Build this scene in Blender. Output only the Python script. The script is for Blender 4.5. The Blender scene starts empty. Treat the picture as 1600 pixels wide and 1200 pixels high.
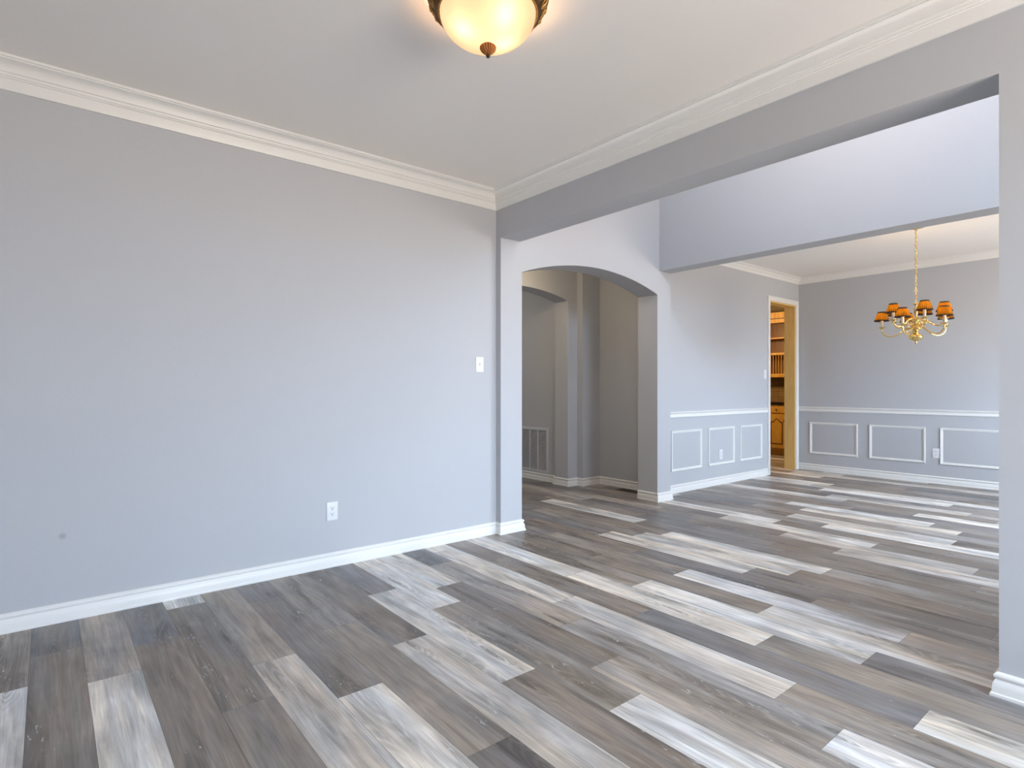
import bpy, bmesh, math, random
from mathutils import Vector, Matrix
PI = math.pi
SC = bpy.context.scene
COL = SC.collection

# ------------------------------------------------------------------ camera
H_CAM = 1.17
YAW = math.radians(39.158)                 # angle between view direction and +Y, towards +X is 90-yaw
cam_d = bpy.data.cameras.new('camera')
cam = bpy.data.objects.new('camera', cam_d); COL.objects.link(cam)
cam.location = (0, 0, H_CAM)
cam.rotation_euler = (PI / 2, 0, -YAW)
cam_d.sensor_width = 36.0
cam_d.lens = 892.0 / 1600.0 * 36.0
cam_d.shift_y = 5.45 / 1600.0
cam_d.clip_start = 0.02
SC.camera = cam

# ------------------------------------------------------------------ world, exposure
SC.view_settings.view_transform = 'Standard'
SC.view_settings.look = 'None'
SC.view_settings.gamma = 1.0
SC.view_settings.use_curve_mapping = False
SC.view_settings.exposure = 0.13
SC.cycles.max_bounces = 12
SC.cycles.diffuse_bounces = 8
SC.cycles.transparent_max_bounces = 12
SC.cycles.caustics_reflective = False
SC.cycles.caustics_refractive = False

world = bpy.data.worlds.new('daylight'); SC.world = world
world.use_nodes = True
wn, wl = world.node_tree.nodes, world.node_tree.links
wn.clear()
w_out = wn.new('ShaderNodeOutputWorld'); w_bg = wn.new('ShaderNodeBackground')
w_tc = wn.new('ShaderNodeTexCoord'); w_sep = wn.new('ShaderNodeSeparateXYZ'); w_rmp = wn.new('ShaderNodeValToRGB')
wl.new(w_tc.outputs['Generated'], w_sep.inputs[0])
w_map = wn.new('ShaderNodeMapRange'); w_map.inputs['From Min'].default_value = -1
wl.new(w_sep.outputs['Z'], w_map.inputs['Value']); wl.new(w_map.outputs[0], w_rmp.inputs[0])
w_rmp.color_ramp.elements[0].position = 0.47; w_rmp.color_ramp.elements[0].color = (0.55, 0.48, 0.40, 1)
w_rmp.color_ramp.elements[1].position = 0.53; w_rmp.color_ramp.elements[1].color = (0.66, 0.81, 1.0, 1)
wl.new(w_rmp.outputs[0], w_bg.inputs['Color']); w_bg.inputs['Strength'].default_value = 31.0
wl.new(w_bg.outputs[0], w_out.inputs[0])

def portal(name, loc, sx, sz):
    """Window opening in a wall facing +Y: lets the sky be sampled through it."""
    d = bpy.data.lights.new(name, 'AREA'); d.shape = 'RECTANGLE'; d.size = sx; d.size_y = sz
    d.cycles.is_portal = True
    o = bpy.data.objects.new(name, d); COL.objects.link(o)
    o.location = loc; o.rotation_euler = (PI / 2, 0, 0)          # area lights emit along local -Z -> +Y
    return o
def lamp(name, loc, power, colour, radius=0.05, parent=None):
    d = bpy.data.lights.new(name, 'POINT'); d.energy = power; d.color = colour; d.shadow_soft_size = radius
    o = bpy.data.objects.new(name, d); COL.objects.link(o); o.location = loc
    if parent: o.parent = parent
    return o

YF = -0.9                                   # inner face of the front wall at foyer and dining room
YFL = -2.4                                  # inner face of the front wall of the living room
WIN_LIVING = (1.12, 2.70, 0.30, 2.40)      # x0, x1, z0, z1
WIN_DOOR = (3.45, 4.40, 0.0, 2.05)
WIN_FOYER = (3.25, 4.40, 2.25, 3.15)
ADDED_WIN = (0.4, 2.3, 3.76, 4.18)               # y0, y1, z0, z1 of an unseen opening added to light the second header
WIN_DINING = (5.80, 7.55, 0.80, 2.25)
for nm, yw, (a, b, c, d) in (('living_portal', YFL, WIN_LIVING), ('foyer_portal', YF, WIN_FOYER), ('dining_portal', YF, WIN_DINING)):
    portal(nm, ((a + b) / 2, yw - 0.10, (c + d) / 2), b - a, d - c)
p_ = portal('added_portal', (2.90, (ADDED_WIN[0] + ADDED_WIN[1]) / 2, (ADDED_WIN[2] + ADDED_WIN[3]) / 2), ADDED_WIN[1] - ADDED_WIN[0], ADDED_WIN[3] - ADDED_WIN[2])  # sky sampling for the added high opening
p_.rotation_euler = (PI / 2, 0, -PI / 2)
lamp('hall_fill', (3.55, 4.30, 2.45), 13.0, (1.0, 0.78, 0.48), 0.08)  # unseen warm lamp added for the hall, no fixture
lamp('passage_fill', (3.3, 6.1, 2.45), 11.0, (1.0, 0.90, 0.75), 0.08)  # added to brighten the passage, no lamp body modelled
lamp('kitchen_fill', (8.6, 5.3, 2.20), 70.0, (1.0, 0.68, 0.34), 0.15)  # added warm source for the enclosed kitchen, has no fixture
lamp('foyer_fill', (3.80, 1.7, 3.55), 17.0, (1.0, 0.62, 0.32), 0.12)  # warm fill added to lift the second header and foyer floor

# ------------------------------------------------------------------ materials
def lin(r, g, b):
    f = lambda c: (c / 255 / 12.92) if c / 255 <= 0.04045 else ((c / 255 + 0.055) / 1.055) ** 2.4
    return (f(r), f(g), f(b), 1.0)
def mat(name, col, rough=0.6, metal=0.0, spec=0.5, bump=None, vary=None):
    m = bpy.data.materials.new(name); m.use_nodes = True
    n, l = m.node_tree.nodes, m.node_tree.links
    b = n['Principled BSDF']
    b.inputs['Base Color'].default_value = (*col[:3], 1)
    b.inputs['Roughness'].default_value = rough; b.inputs['Metallic'].default_value = metal
    b.inputs['Specular IOR Level'].default_value = spec
    tc = n.new('ShaderNodeTexCoord')
    if bump:
        sc, st, dist = bump
        nz = n.new('ShaderNodeTexNoise'); nz.inputs['Scale'].default_value = sc; nz.inputs['Detail'].default_value = 3
        l.new(tc.outputs['Object'], nz.inputs['Vector'])
        bp = n.new('ShaderNodeBump'); bp.inputs['Strength'].default_value = st; bp.inputs['Distance'].default_value = dist
        l.new(nz.outputs['Fac'], bp.inputs['Height']); l.new(bp.outputs[0], b.inputs['Normal'])
    if vary:
        sc, amt = vary
        nz = n.new('ShaderNodeTexNoise'); nz.inputs['Scale'].default_value = sc; nz.inputs['Detail'].default_value = 4
        l.new(tc.outputs['Object'], nz.inputs['Vector'])
        mr = n.new('ShaderNodeMapRange'); mr.inputs['To Min'].default_value = 1 - amt; mr.inputs['To Max'].default_value = 1 + amt
        l.new(nz.outputs['Fac'], mr.inputs['Value'])
        mx = n.new('ShaderNodeVectorMath'); mx.operation = 'SCALE'
        mx.inputs[0].default_value = col[:3]; l.new(mr.outputs[0], mx.inputs['Scale'])
        l.new(mx.outputs[0], b.inputs['Base Color'])
    return m
def emis(m, col, st):
    b = m.node_tree.nodes['Principled BSDF']
    b.inputs['Emission Color'].default_value = (*col[:3], 1); b.inputs['Emission Strength'].default_value = st

WALL = (0.505, 0.515, 0.54)
M_wall = mat('painted_wall', WALL, 0.75, spec=0.25, bump=(160, 0.25, 0.002), vary=(1.2, 0.015))
M_ceil = mat('ceiling_paint', (0.88, 0.85, 0.81), 0.9, spec=0.1, bump=(120, 0.2, 0.002))
M_trim = mat('white_gloss_trim', (0.80, 0.795, 0.775), 0.35, spec=0.4)
M_kwall = mat('shaded_kitchen_wall', (0.20, 0.155, 0.075), 0.8)  # wall colour darkened to hold the shadow above the cabinets
M_plate = mat('white_plastic', (0.77, 0.78, 0.80), 0.3)
M_slot = mat('dark_slot', (0.06, 0.06, 0.07), 0.6)
M_grille = mat('grey_painted_metal', (0.60, 0.62, 0.66), 0.4, spec=0.4)
M_grille_back = mat('dark_duct', (0.04, 0.045, 0.05), 0.8)
M_brass = mat('polished_brass', (0.86, 0.62, 0.24), 0.2, metal=1.0, vary=(30, 0.12))
M_antique = mat('antique_bronze', (0.14, 0.07, 0.025), 0.42, metal=0.75, vary=(60, 0.5))
M_gilt = mat('gilt_bead', (0.46, 0.25, 0.075), 0.38, metal=0.8)
M_finial = mat('fluted_bronze_finial', (0.36, 0.13, 0.03), 0.55, metal=0.3)
M_darkmetal = mat('dark_bronze', (0.06, 0.035, 0.025), 0.35, metal=0.6)
M_candle = mat('cream_candle_sleeve', (0.95, 0.86, 0.66), 0.5)
M_black = mat('black_granite', (0.012, 0.012, 0.013), 0.15)
M_reg = mat('dark_brown_metal', (0.035, 0.022, 0.013), 0.45)
M_frame = mat('window_white', (0.8, 0.8, 0.8), 0.4)

# wall of the living room: same paint with one small scuff
M_wall_scuff = M_wall.copy(); M_wall_scuff.name = 'painted_wall_scuffed'
n, l = M_wall_scuff.node_tree.nodes, M_wall_scuff.node_tree.links
src = n['Principled BSDF'].inputs['Base Color'].links[0].from_socket
tc = [x for x in n if x.type == 'TEX_COORD'][0]
vd = n.new('ShaderNodeVectorMath'); vd.operation = 'DISTANCE'; vd.inputs[1].default_value = (0.06, 3.64, 0.425)
l.new(tc.outputs['Object'], vd.inputs[0])
mr = n.new('ShaderNodeMapRange'); mr.interpolation_type = 'SMOOTHSTEP'
mr.inputs['From Min'].default_value = 0.004; mr.inputs['From Max'].default_value = 0.024
mr.inputs['To Min'].default_value = 0.74; mr.inputs['To Max'].default_value = 1.0
l.new(vd.outputs['Value'], mr.inputs['Value'])
mx = n.new('ShaderNodeVectorMath'); mx.operation = 'SCALE'
l.new(src, mx.inputs[0]); l.new(mr.outputs[0], mx.inputs['Scale']); l.new(mx.outputs[0], n['Principled BSDF'].inputs['Base Color'])

def wood(name, c1, c2, axis='Z', scale=6.0, rough=0.4):
    m = bpy.data.materials.new(name); m.use_nodes = True
    n, l = m.node_tree.nodes, m.node_tree.links; b = n['Principled BSDF']
    tc = n.new('ShaderNodeTexCoord'); mp = n.new('ShaderNodeMapping')
    s = [scale * 5] * 3; s['XYZ'.index(axis)] = scale * 0.4; mp.inputs['Scale'].default_value = s
    l.new(tc.outputs['Object'], mp.inputs[0])
    nz = n.new('ShaderNodeTexNoise'); nz.inputs['Scale'].default_value = 1.6; nz.inputs['Detail'].default_value = 6; nz.inputs['Distortion'].default_value = 0.6
    l.new(mp.outputs[0], nz.inputs['Vector'])
    rp = n.new('ShaderNodeValToRGB'); rp.color_ramp.elements[0].position = 0.3; rp.color_ramp.elements[1].position = 0.7
    rp.color_ramp.elements[0].color = (*c1, 1); rp.color_ramp.elements[1].color = (*c2, 1)
    l.new(nz.outputs['Fac'], rp.inputs[0]); l.new(rp.outputs[0], b.inputs['Base Color'])
    b.inputs['Roughness'].default_value = rough
    return m
M_oak = wood('honey_oak', (0.50, 0.25, 0.030), (0.66, 0.37, 0.060))
M_oak_jamb = wood('pale_oak', (0.72, 0.48, 0.17), (0.84, 0.58, 0.23))
M_oak_shaded = wood('shaded_oak_back', (0.14, 0.055, 0.010), (0.22, 0.095, 0.018))  # oak with the shade of the open cabinet put into its colour
M_groove = mat('dark_oak_groove', (0.10, 0.03, 0.008), 0.5)  # dark brown outline around the raised door panel

def tile_mat():
    m = bpy.data.materials.new('brown_tile'); m.use_nodes = True
    n, l = m.node_tree.nodes, m.node_tree.links; b = n['Principled BSDF']
    tc = n.new('ShaderNodeTexCoord'); mp = n.new('ShaderNodeMapping'); mp.inputs['Rotation'].default_value = (0, PI / 2, 0)
    sp = n.new('ShaderNodeSeparateXYZ'); cb = n.new('ShaderNodeCombineXYZ')
    l.new(tc.outputs['Object'], sp.inputs[0]); l.new(sp.outputs['Y'], cb.inputs['X']); l.new(sp.outputs['Z'], cb.inputs['Y'])
    br = n.new('ShaderNodeTexBrick'); br.inputs['Scale'].default_value = 1.0; br.offset = 0.0
    br.inputs['Brick Width'].default_value = 0.10; br.inputs['Row Height'].default_value = 0.10; br.inputs['Mortar Size'].default_value = 0.004
    br.inputs['Color1'].default_value = (0.25, 0.15, 0.06, 1); br.inputs['Color2'].default_value = (0.32, 0.20, 0.085, 1)
    br.inputs['Mortar'].default_value = (0.17, 0.10, 0.04, 1)
    l.new(cb.outputs[0], br.inputs['Vector']); l.new(br.outputs['Color'], b.inputs['Base Color']); b.inputs['Roughness'].default_value = 0.3
    return m
M_tile = tile_mat()

def glass_pane():
    m = bpy.data.materials.new('clear_pane'); m.use_nodes = True
    n, l = m.node_tree.nodes, m.node_tree.links; n.clear()
    o = n.new('ShaderNodeOutputMaterial'); mx = n.new('ShaderNodeMixShader'); t = n.new('ShaderNodeBsdfTransparent'); g = n.new('ShaderNodeBsdfGlossy')
    g.inputs['Roughness'].default_value = 0.02; mx.inputs[0].default_value = 0.06
    l.new(t.outputs[0], mx.inputs[1]); l.new(g.outputs[0], mx.inputs[2]); l.new(mx.outputs[0], o.inputs[0])
    return m
M_pane = glass_pane()

def alabaster():
    m = bpy.data.materials.new('frosted_amber_glass'); m.use_nodes = True
    n, l = m.node_tree.nodes, m.node_tree.links; n.clear()
    o = n.new('ShaderNodeOutputMaterial')
    tr = n.new('ShaderNodeBsdfTranslucent'); tr.inputs['Color'].default_value = (0.016, 0.0118, 0.0088, 1)
    tp = n.new('ShaderNodeBsdfTransparent'); tp.inputs['Color'].default_value = (1, 0.9, 0.78, 1)
    gl = n.new('ShaderNodeBsdfGlossy'); gl.inputs['Roughness'].default_value = 0.15
    em = n.new('ShaderNodeEmission'); em.inputs['Color'].default_value = (1.0, 0.69, 0.43, 1); em.inputs['Strength'].default_value = 0.52
    a = n.new('ShaderNodeMixShader'); a.inputs[0].default_value = 0.0
    l.new(tr.outputs[0], a.inputs[1]); l.new(tp.outputs[0], a.inputs[2])
    c = n.new('ShaderNodeMixShader'); c.inputs[0].default_value = 0.04
    l.new(a.outputs[0], c.inputs[1]); l.new(gl.outputs[0], c.inputs[2])
    ad = n.new('ShaderNodeAddShader'); l.new(c.outputs[0], ad.inputs[0]); l.new(em.outputs[0], ad.inputs[1])
    l.new(ad.outputs[0], o.inputs[0])
    return m
M_bowl = alabaster()
M_bulb = mat('glowing_bulb', (1, 0.9, 0.75), 0.4); emis(M_bulb, (1.0, 0.80, 0.52), 2.5)

def organza():
    m = bpy.data.materials.new('amber_organza'); m.use_nodes = True
    n, l = m.node_tree.nodes, m.node_tree.links; n.clear()
    o = n.new('ShaderNodeOutputMaterial'); tc = n.new('ShaderNodeTexCoord'); sp = n.new('ShaderNodeSeparateXYZ')
    l.new(tc.outputs['Object'], sp.inputs[0])
    at = n.new('ShaderNodeMath'); at.operation = 'ARCTAN2'; l.new(sp.outputs['Y'], at.inputs[0]); l.new(sp.outputs['X'], at.inputs[1])
    mu = n.new('ShaderNodeMath'); mu.operation = 'MULTIPLY'; mu.inputs[1].default_value = 24; l.new(at.outputs[0], mu.inputs[0])
    si = n.new('ShaderNodeMath'); si.operation = 'SINE'; l.new(mu.outputs[0], si.inputs[0])
    rp = n.new('ShaderNodeMapRange'); rp.inputs['From Min'].default_value = -1
    l.new(si.outputs[0], rp.inputs['Value'])
    mx = n.new('ShaderNodeMix'); mx.data_type = 'RGBA'
    mx.inputs['A'].default_value = (0.17, 0.055, 0.004, 1); mx.inputs['B'].default_value = (0.44, 0.20, 0.018, 1)
    l.new(rp.outputs[0], mx.inputs['Factor'])
    tr = n.new('ShaderNodeBsdfTranslucent'); df = n.new('ShaderNodeBsdfDiffuse')
    l.new(mx.outputs['Result'], tr.inputs['Color']); l.new(mx.outputs['Result'], df.inputs['Color'])
    a = n.new('ShaderNodeMixShader'); a.inputs[0].default_value = 0.35
    l.new(tr.outputs[0], a.inputs[1]); l.new(df.outputs[0], a.inputs[2]); l.new(a.outputs[0], o.inputs[0])
    return m
M_shade = organza()
M_shade_trim = mat('dark_brown_ribbon', (0.02, 0.008, 0.006), 0.8)

def floor_mat():
    m = bpy.data.materials.new('grey_vinyl_planks'); m.use_nodes = True
    n, l = m.node_tree.nodes, m.node_tree.links; b = n['Principled BSDF']
    def math_(op, a, bb=None, c=None):
        x = n.new('ShaderNodeMath'); x.operation = op
        for i, v in enumerate((a, bb, c)):
            if v is None: continue
            if isinstance(v, (int, float)): x.inputs[i].default_value = v
            else: l.new(v, x.inputs[i])
        return x.outputs[0]
    def remap(v, a0, a1, b0, b1, smooth=False):
        x = n.new('ShaderNodeMapRange'); l.new(v, x.inputs['Value'])
        if smooth: x.interpolation_type = 'SMOOTHSTEP'
        for k, q in zip(('From Min', 'From Max', 'To Min', 'To Max'), (a0, a1, b0, b1)): x.inputs[k].default_value = q
        return x.outputs[0]
    def mixc(f, A, B):
        x = n.new('ShaderNodeMix'); x.data_type = 'RGBA'
        if isinstance(f, (int, float)): x.inputs['Factor'].default_value = f
        else: l.new(f, x.inputs['Factor'])
        for k, v in (('A', A), ('B', B)):
            if isinstance(v, tuple): x.inputs[k].default_value = (*v, 1)
            else: l.new(v, x.inputs[k])
        return x.outputs['Result']
    at = n.new('ShaderNodeAttribute'); at.attribute_name = 'tone'
    ar = n.new('ShaderNodeAttribute'); ar.attribute_name = 'shift'
    tc = n.new('ShaderNodeTexCoord')
    sh = n.new('ShaderNodeVectorMath'); sh.operation = 'MULTIPLY'; sh.inputs[1].default_value = (37, 53, 19); l.new(ar.outputs['Vector'], sh.inputs[0])
    ad = n.new('ShaderNodeVectorMath'); ad.operation = 'ADD'; l.new(tc.outputs['Object'], ad.inputs[0]); l.new(sh.outputs[0], ad.inputs[1])
    def noise(scale, detail=3, dist=0.0, rough=0.5):
        mp = n.new('ShaderNodeMapping'); mp.inputs['Scale'].default_value = scale; l.new(ad.outputs[0], mp.inputs[0])
        z = n.new('ShaderNodeTexNoise'); z.inputs['Scale'].default_value = 1; z.inputs['Detail'].default_value = detail
        z.inputs['Distortion'].default_value = dist; z.inputs['Roughness'].default_value = rough
        l.new(mp.outputs[0], z.inputs['Vector']); return z.outputs['Fac']
    fine = noise((150, 5, 1), 4, 0.3)
    med = noise((26, 2.2, 1), 5, 0.8, 0.6)
    big = noise((7, 1.0, 1), 3, 0.5)
    blot = noise((3.0, 2.0, 1), 4, 1.0)
    tint = noise((9, 1.3, 1), 3)
    # cathedral rings: a smooth field cut into many thin level lines, kept to a dark heart streak
    ring = noise((6.5, 0.85, 1), 1.5, 0.35, 0.35)
    lines = math_('SINE', math_('MULTIPLY', ring, 150.0))
    heart = remap(big, 0.50, 0.66, 0.0, 1.0, True)
    ringf = math_('MULTIPLY', heart, remap(lines, 0.0, 1.0, 0.0, 1.0))
    g = math_('MULTIPLY', remap(fine, 0.25, 0.75, 0.80, 1.18), remap(med, 0.28, 0.72, 0.66, 1.30))
    g = math_('MULTIPLY', g, remap(blot, 0.3, 0.7, 0.80, 1.18))
    g = math_('MULTIPLY', g, remap(heart, 0, 1, 1.08, 0.62))
    g = math_('MULTIPLY', g, remap(ringf, 0, 1, 1.0, 1.30))
    sc = n.new('ShaderNodeVectorMath'); sc.operation = 'SCALE'; l.new(at.outputs['Color'], sc.inputs[0]); l.new(g, sc.inputs['Scale'])
    tn = n.new('ShaderNodeVectorMath'); tn.operation = 'MULTIPLY'
    l.new(sc.outputs[0], tn.inputs[0])
    l.new(mixc(remap(tint, 0.36, 0.64, 0, 1, True), (1.05, 1.0, 0.94), (0.95, 0.995, 1.06)), tn.inputs[1])
    # white lime flecks in the knots
    fl = math_('MULTIPLY', remap(noise((60, 14, 1), 2, 1.5), 0.66, 0.72, 0, 1, True), remap(big, 0.52, 0.6, 0, 0.75, True))
    wob = n.new('ShaderNodeTexNoise'); wob.inputs['Scale'].default_value = 1; wob.inputs['Detail'].default_value = 4
    wm = n.new('ShaderNodeMapping'); wm.inputs['Scale'].default_value = (14, 2.6, 1); l.new(ad.outputs[0], wm.inputs[0]); l.new(wm.outputs[0], wob.inputs['Vector'])
    km = n.new('ShaderNodeMapping'); km.inputs['Scale'].default_value = (8.0, 1.0, 1); l.new(ad.outputs[0], km.inputs[0])
    ws = n.new('ShaderNodeVectorMath'); ws.operation = 'MULTIPLY_ADD'; ws.inputs[1].default_value = (0.42, 0.42, 0)
    l.new(wob.outputs['Color'], ws.inputs[0]); l.new(km.outputs[0], ws.inputs[2])
    vo = n.new('ShaderNodeTexVoronoi'); vo.voronoi_dimensions = '2D'; vo.inputs['Scale'].default_value = 1; l.new(ws.outputs[0], vo.inputs['Vector'])
    kd = vo.outputs['Distance']
    vs = n.new('ShaderNodeSeparateColor'); l.new(vo.outputs['Color'], vs.inputs[0])
    has = remap(vs.outputs[0], 0.58, 0.66, 0.0, 1.0)
    core = math_('SUBTRACT', 1.0, math_('MULTIPLY', has, remap(kd, 0.02, 0.16, 0.50, 0.0, True)))
    halo = math_('MULTIPLY', math_('MULTIPLY', has, remap(kd, 0.08, 0.42, 1.0, 0.0, True)), remap(math_('SINE', math_('MULTIPLY', kd, 105.0)), -1.0, 1.0, -0.24, 0.16))
    kk = n.new('ShaderNodeVectorMath'); kk.operation = 'SCALE'; l.new(tn.outputs[0], kk.inputs[0])
    l.new(math_('MULTIPLY', core, math_('ADD', halo, 1.0)), kk.inputs['Scale'])
    col = mixc(fl, kk.outputs[0], (0.62, 0.62, 0.63))
    l.new(col, b.inputs['Base Color'])
    l.new(remap(med, 0.3, 0.7, 0.36, 0.48), b.inputs['Roughness'])
    b.inputs['Specular IOR Level'].default_value = 0.45
    bp = n.new('ShaderNodeBump'); bp.inputs['Strength'].default_value = 0.12; bp.inputs['Distance'].default_value = 0.001
    l.new(fine, bp.inputs['Height']); l.new(bp.outputs[0], b.inputs['Normal'])
    return m
M_floor = floor_mat()

# ------------------------------------------------------------------ mesh helpers
class MB:
    def __init__(s): s.bm = bmesh.new()
    def face(s, vs, mi=0):
        try:
            f = s.bm.faces.new(vs); f.material_index = mi; return f
        except ValueError: return None
    def box(s, x0, x1, y0, y1, z0, z1, bev=0.0, mi=0):
        b2 = bmesh.new()
        bmesh.ops.create_cube(b2, size=1.0)
        for v in b2.verts:
            v.co = Vector(((x0 + x1) / 2 + v.co.x * (x1 - x0), (y0 + y1) / 2 + v.co.y * (y1 - y0), (z0 + z1) / 2 + v.co.z * (z1 - z0)))
        if bev > 0: bmesh.ops.bevel(b2, geom=list(b2.edges), offset=bev, segments=2, affect='EDGES', profile=0.6)
        s.merge(b2, mi); return s
    def merge(s, b2, mi=0):
        vm = {v: s.bm.verts.new(v.co) for v in b2.verts}
        for f in b2.faces: s.face([vm[v] for v in f.verts], mi)
        b2.free()
    def lathe(s, prof, c=(0, 0, 0), seg=32, mi=0, wob=None):
        """prof: (r, z) from one end to the other; r = 0 closes the end."""
        rings = []
        for r, z in prof:
            if r < 1e-6: rings.append([s.bm.verts.new((c[0], c[1], c[2] + z))])
            else:
                rings.append([s.bm.verts.new((c[0] + r * (1 + (wob(k / seg * 2 * PI) if wob else 0)) * math.cos(2 * PI * k / seg),
                                              c[1] + r * (1 + (wob(k / seg * 2 * PI) if wob else 0)) * math.sin(2 * PI * k / seg), c[2] + z)) for k in range(seg)])
        for i in range(len(rings) - 1):
            m = mi[i] if isinstance(mi, (list, tuple)) else mi
            A, B = rings[i], rings[i + 1]
            for k in range(seg):
                k2 = (k + 1) % seg
                if len(A) == 1 and len(B) == 1: continue
                if len(A) == 1: s.face([A[0], B[k2], B[k]], m)
                elif len(B) == 1: s.face([A[k], A[k2], B[0]], m)
                else: s.face([A[k], A[k2], B[k2], B[k]], m)
        return s
    def tube(s, pts, r, seg=10, closed=False, mi=0):
        pts = [Vector(p) for p in pts]; n = len(pts); rings = []
        prev = None
        for i, p in enumerate(pts):
            a = pts[(i - 1) % n] if (closed or i > 0) else p
            c = pts[(i + 1) % n] if (closed or i < n - 1) else p
            t = (c - a).normalized()
            if prev is None: up = Vector((0, 0, 1)) if abs(t.z) < 0.9 else Vector((1, 0, 0))
            else: up = prev
            u = (up - t * up.dot(t)).normalized(); prev = u; w = t.cross(u)
            rr = r[i] if isinstance(r, (list, tuple)) else r
            rings.append([s.bm.verts.new(p + (u * math.cos(2 * PI * k / seg) + w * math.sin(2 * PI * k / seg)) * rr) for k in range(seg)])
        for i in range(n if closed else n - 1):
            A, B = rings[i], rings[(i + 1) % n]
            for k in range(seg): s.face([A[k], A[(k + 1) % seg], B[(k + 1) % seg], B[k]], mi)
        if not closed:
            s.face(rings[0][::-1], mi); s.face(rings[-1], mi)
        return s
    def sweep(s, path, prof, z=0.0, mi=0):
        """prof (u, v): u out to the RIGHT of travel, v up; mitred along an XY polyline."""
        P = [Vector((p[0], p[1])) for p in path]; n = len(P); rows = []
        for i in range(n):
            d0 = (P[i] - P[i - 1]).normalized() if i else None
            d1 = (P[i + 1] - P[i]).normalized() if i < n - 1 else None
            r0 = Vector((d0.y, -d0.x)) if d0 else None; r1 = Vector((d1.y, -d1.x)) if d1 else None
            if r0 is None: m = r1
            elif r1 is None: m = r0
            else: m = (r0 + r1) / (1 + r0.dot(r1))
            rows.append([s.bm.verts.new((P[i].x + m.x * u, P[i].y + m.y * u, z + v)) for u, v in prof])
        k = len(prof)
        for i in range(n - 1):
            for j in range(k):
                s.face([rows[i][j], rows[i + 1][j], rows[i + 1][(j + 1) % k], rows[i][(j + 1) % k]], mi)
        s.face(rows[0], mi); s.face(rows[-1][::-1], mi)
        return s
    def prism(s, poly, fn, d0, d1, mi=0):
        """poly: 2-D outline; fn(a, b, d) -> xyz; extruded between d0 and d1."""
        A = [s.bm.verts.new(fn(a, b, d0)) for a, b in poly]; B = [s.bm.verts.new(fn(a, b, d1)) for a, b in poly]
        s.face(A, mi); s.face(B[::-1], mi); n = len(poly)
        for i in range(n): s.face([A[i], B[i], B[(i + 1) % n], A[(i + 1) % n]], mi)
        return s
    def rect_frame(s, fn, a0, a1, b0, b1, prof, mi=0):
        """picture-frame moulding; prof: (inset from outer edge, height off the wall), closed loop."""
        loops = []
        for o, h in prof:
            loops.append([s.bm.verts.new(fn(a, b, h)) for a, b in ((a0 + o, b0 + o), (a1 - o, b0 + o), (a1 - o, b1 - o), (a0 + o, b1 - o))])
        k = len(prof)
        for j in range(k):
            A, B = loops[j], loops[(j + 1) % k]
            for i in range(4): s.face([A[i], A[(i + 1) % 4], B[(i + 1) % 4], B[i]], mi)
        return s
    def build(s, name, mats, parent=None, loc=(0, 0, 0), smooth=False, kind=None, label=None, cat=None, angle=35):
        bmesh.ops.recalc_face_normals(s.bm, faces=list(s.bm.faces))
        me = bpy.data.meshes.new(name); s.bm.to_mesh(me); s.bm.free()
        for m in (mats if isinstance(mats, (list, tuple)) else [mats]): me.materials.append(m)
        if smooth:
            for p in me.polygons: p.use_smooth = True
            me.set_sharp_from_angle(angle=math.radians(angle))
        o = bpy.data.objects.new(name, me); COL.objects.link(o); o.location = loc
        if parent: o.parent = parent
        if kind: o['kind'] = kind
        if label: o['label'] = label
        if cat: o['category'] = cat
        return o
def struct(mb, name, m, label=None, smooth=False):
    return mb.build(name, m, kind='structure', smooth=smooth, label=label, cat=None if not label else name.split('_')[0])
def thing(name, label, cat, loc, rotz=0.0, group=None):
    o = bpy.data.objects.new(name, None); COL.objects.link(o); o.empty_display_size = 0.1
    o.location = loc; o.rotation_euler = (0, 0, rotz); o['label'] = label; o['category'] = cat
    if group: o['group'] = group
    return o

# ------------------------------------------------------------------ dimensions
ZC = 2.73                                   # ceilings
ZF = 4.60                                   # foyer ceiling
YL = 3.64                                   # living room left wall
XH0, XH1 = 2.80, 3.00                       # wall with the wide opening
YJ = 3.58                                   # jamb / arch wall face
YR = 0.513                                  # right side of the wide opening
ZH = 2.362                                  # underside of the headers
XA0, XA1 = 3.02, 4.83                       # arch opening
XP = 5.05                                   # far side of pier
YA1 = 3.825                                 # back of arch wall
YD = 3.765                                  # dining room left wall
XB = 8.385                                  # dining room back wall

# ------------------------------------------------------------------ floor (explicit planks, one mesh)
LT, ML, MM = (0.52, 0.51, 0.495), (0.43, 0.415, 0.40), (0.285, 0.265, 0.25)
MD, DB, DK, LB = (0.225, 0.206, 0.192), (0.185, 0.165, 0.152), (0.165, 0.160, 0.166), (0.51, 0.515, 0.53)
VL = (0.46, 0.45, 0.43)
ROW0, ROWW, PL = -0.058, 0.1815, 1.22
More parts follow.
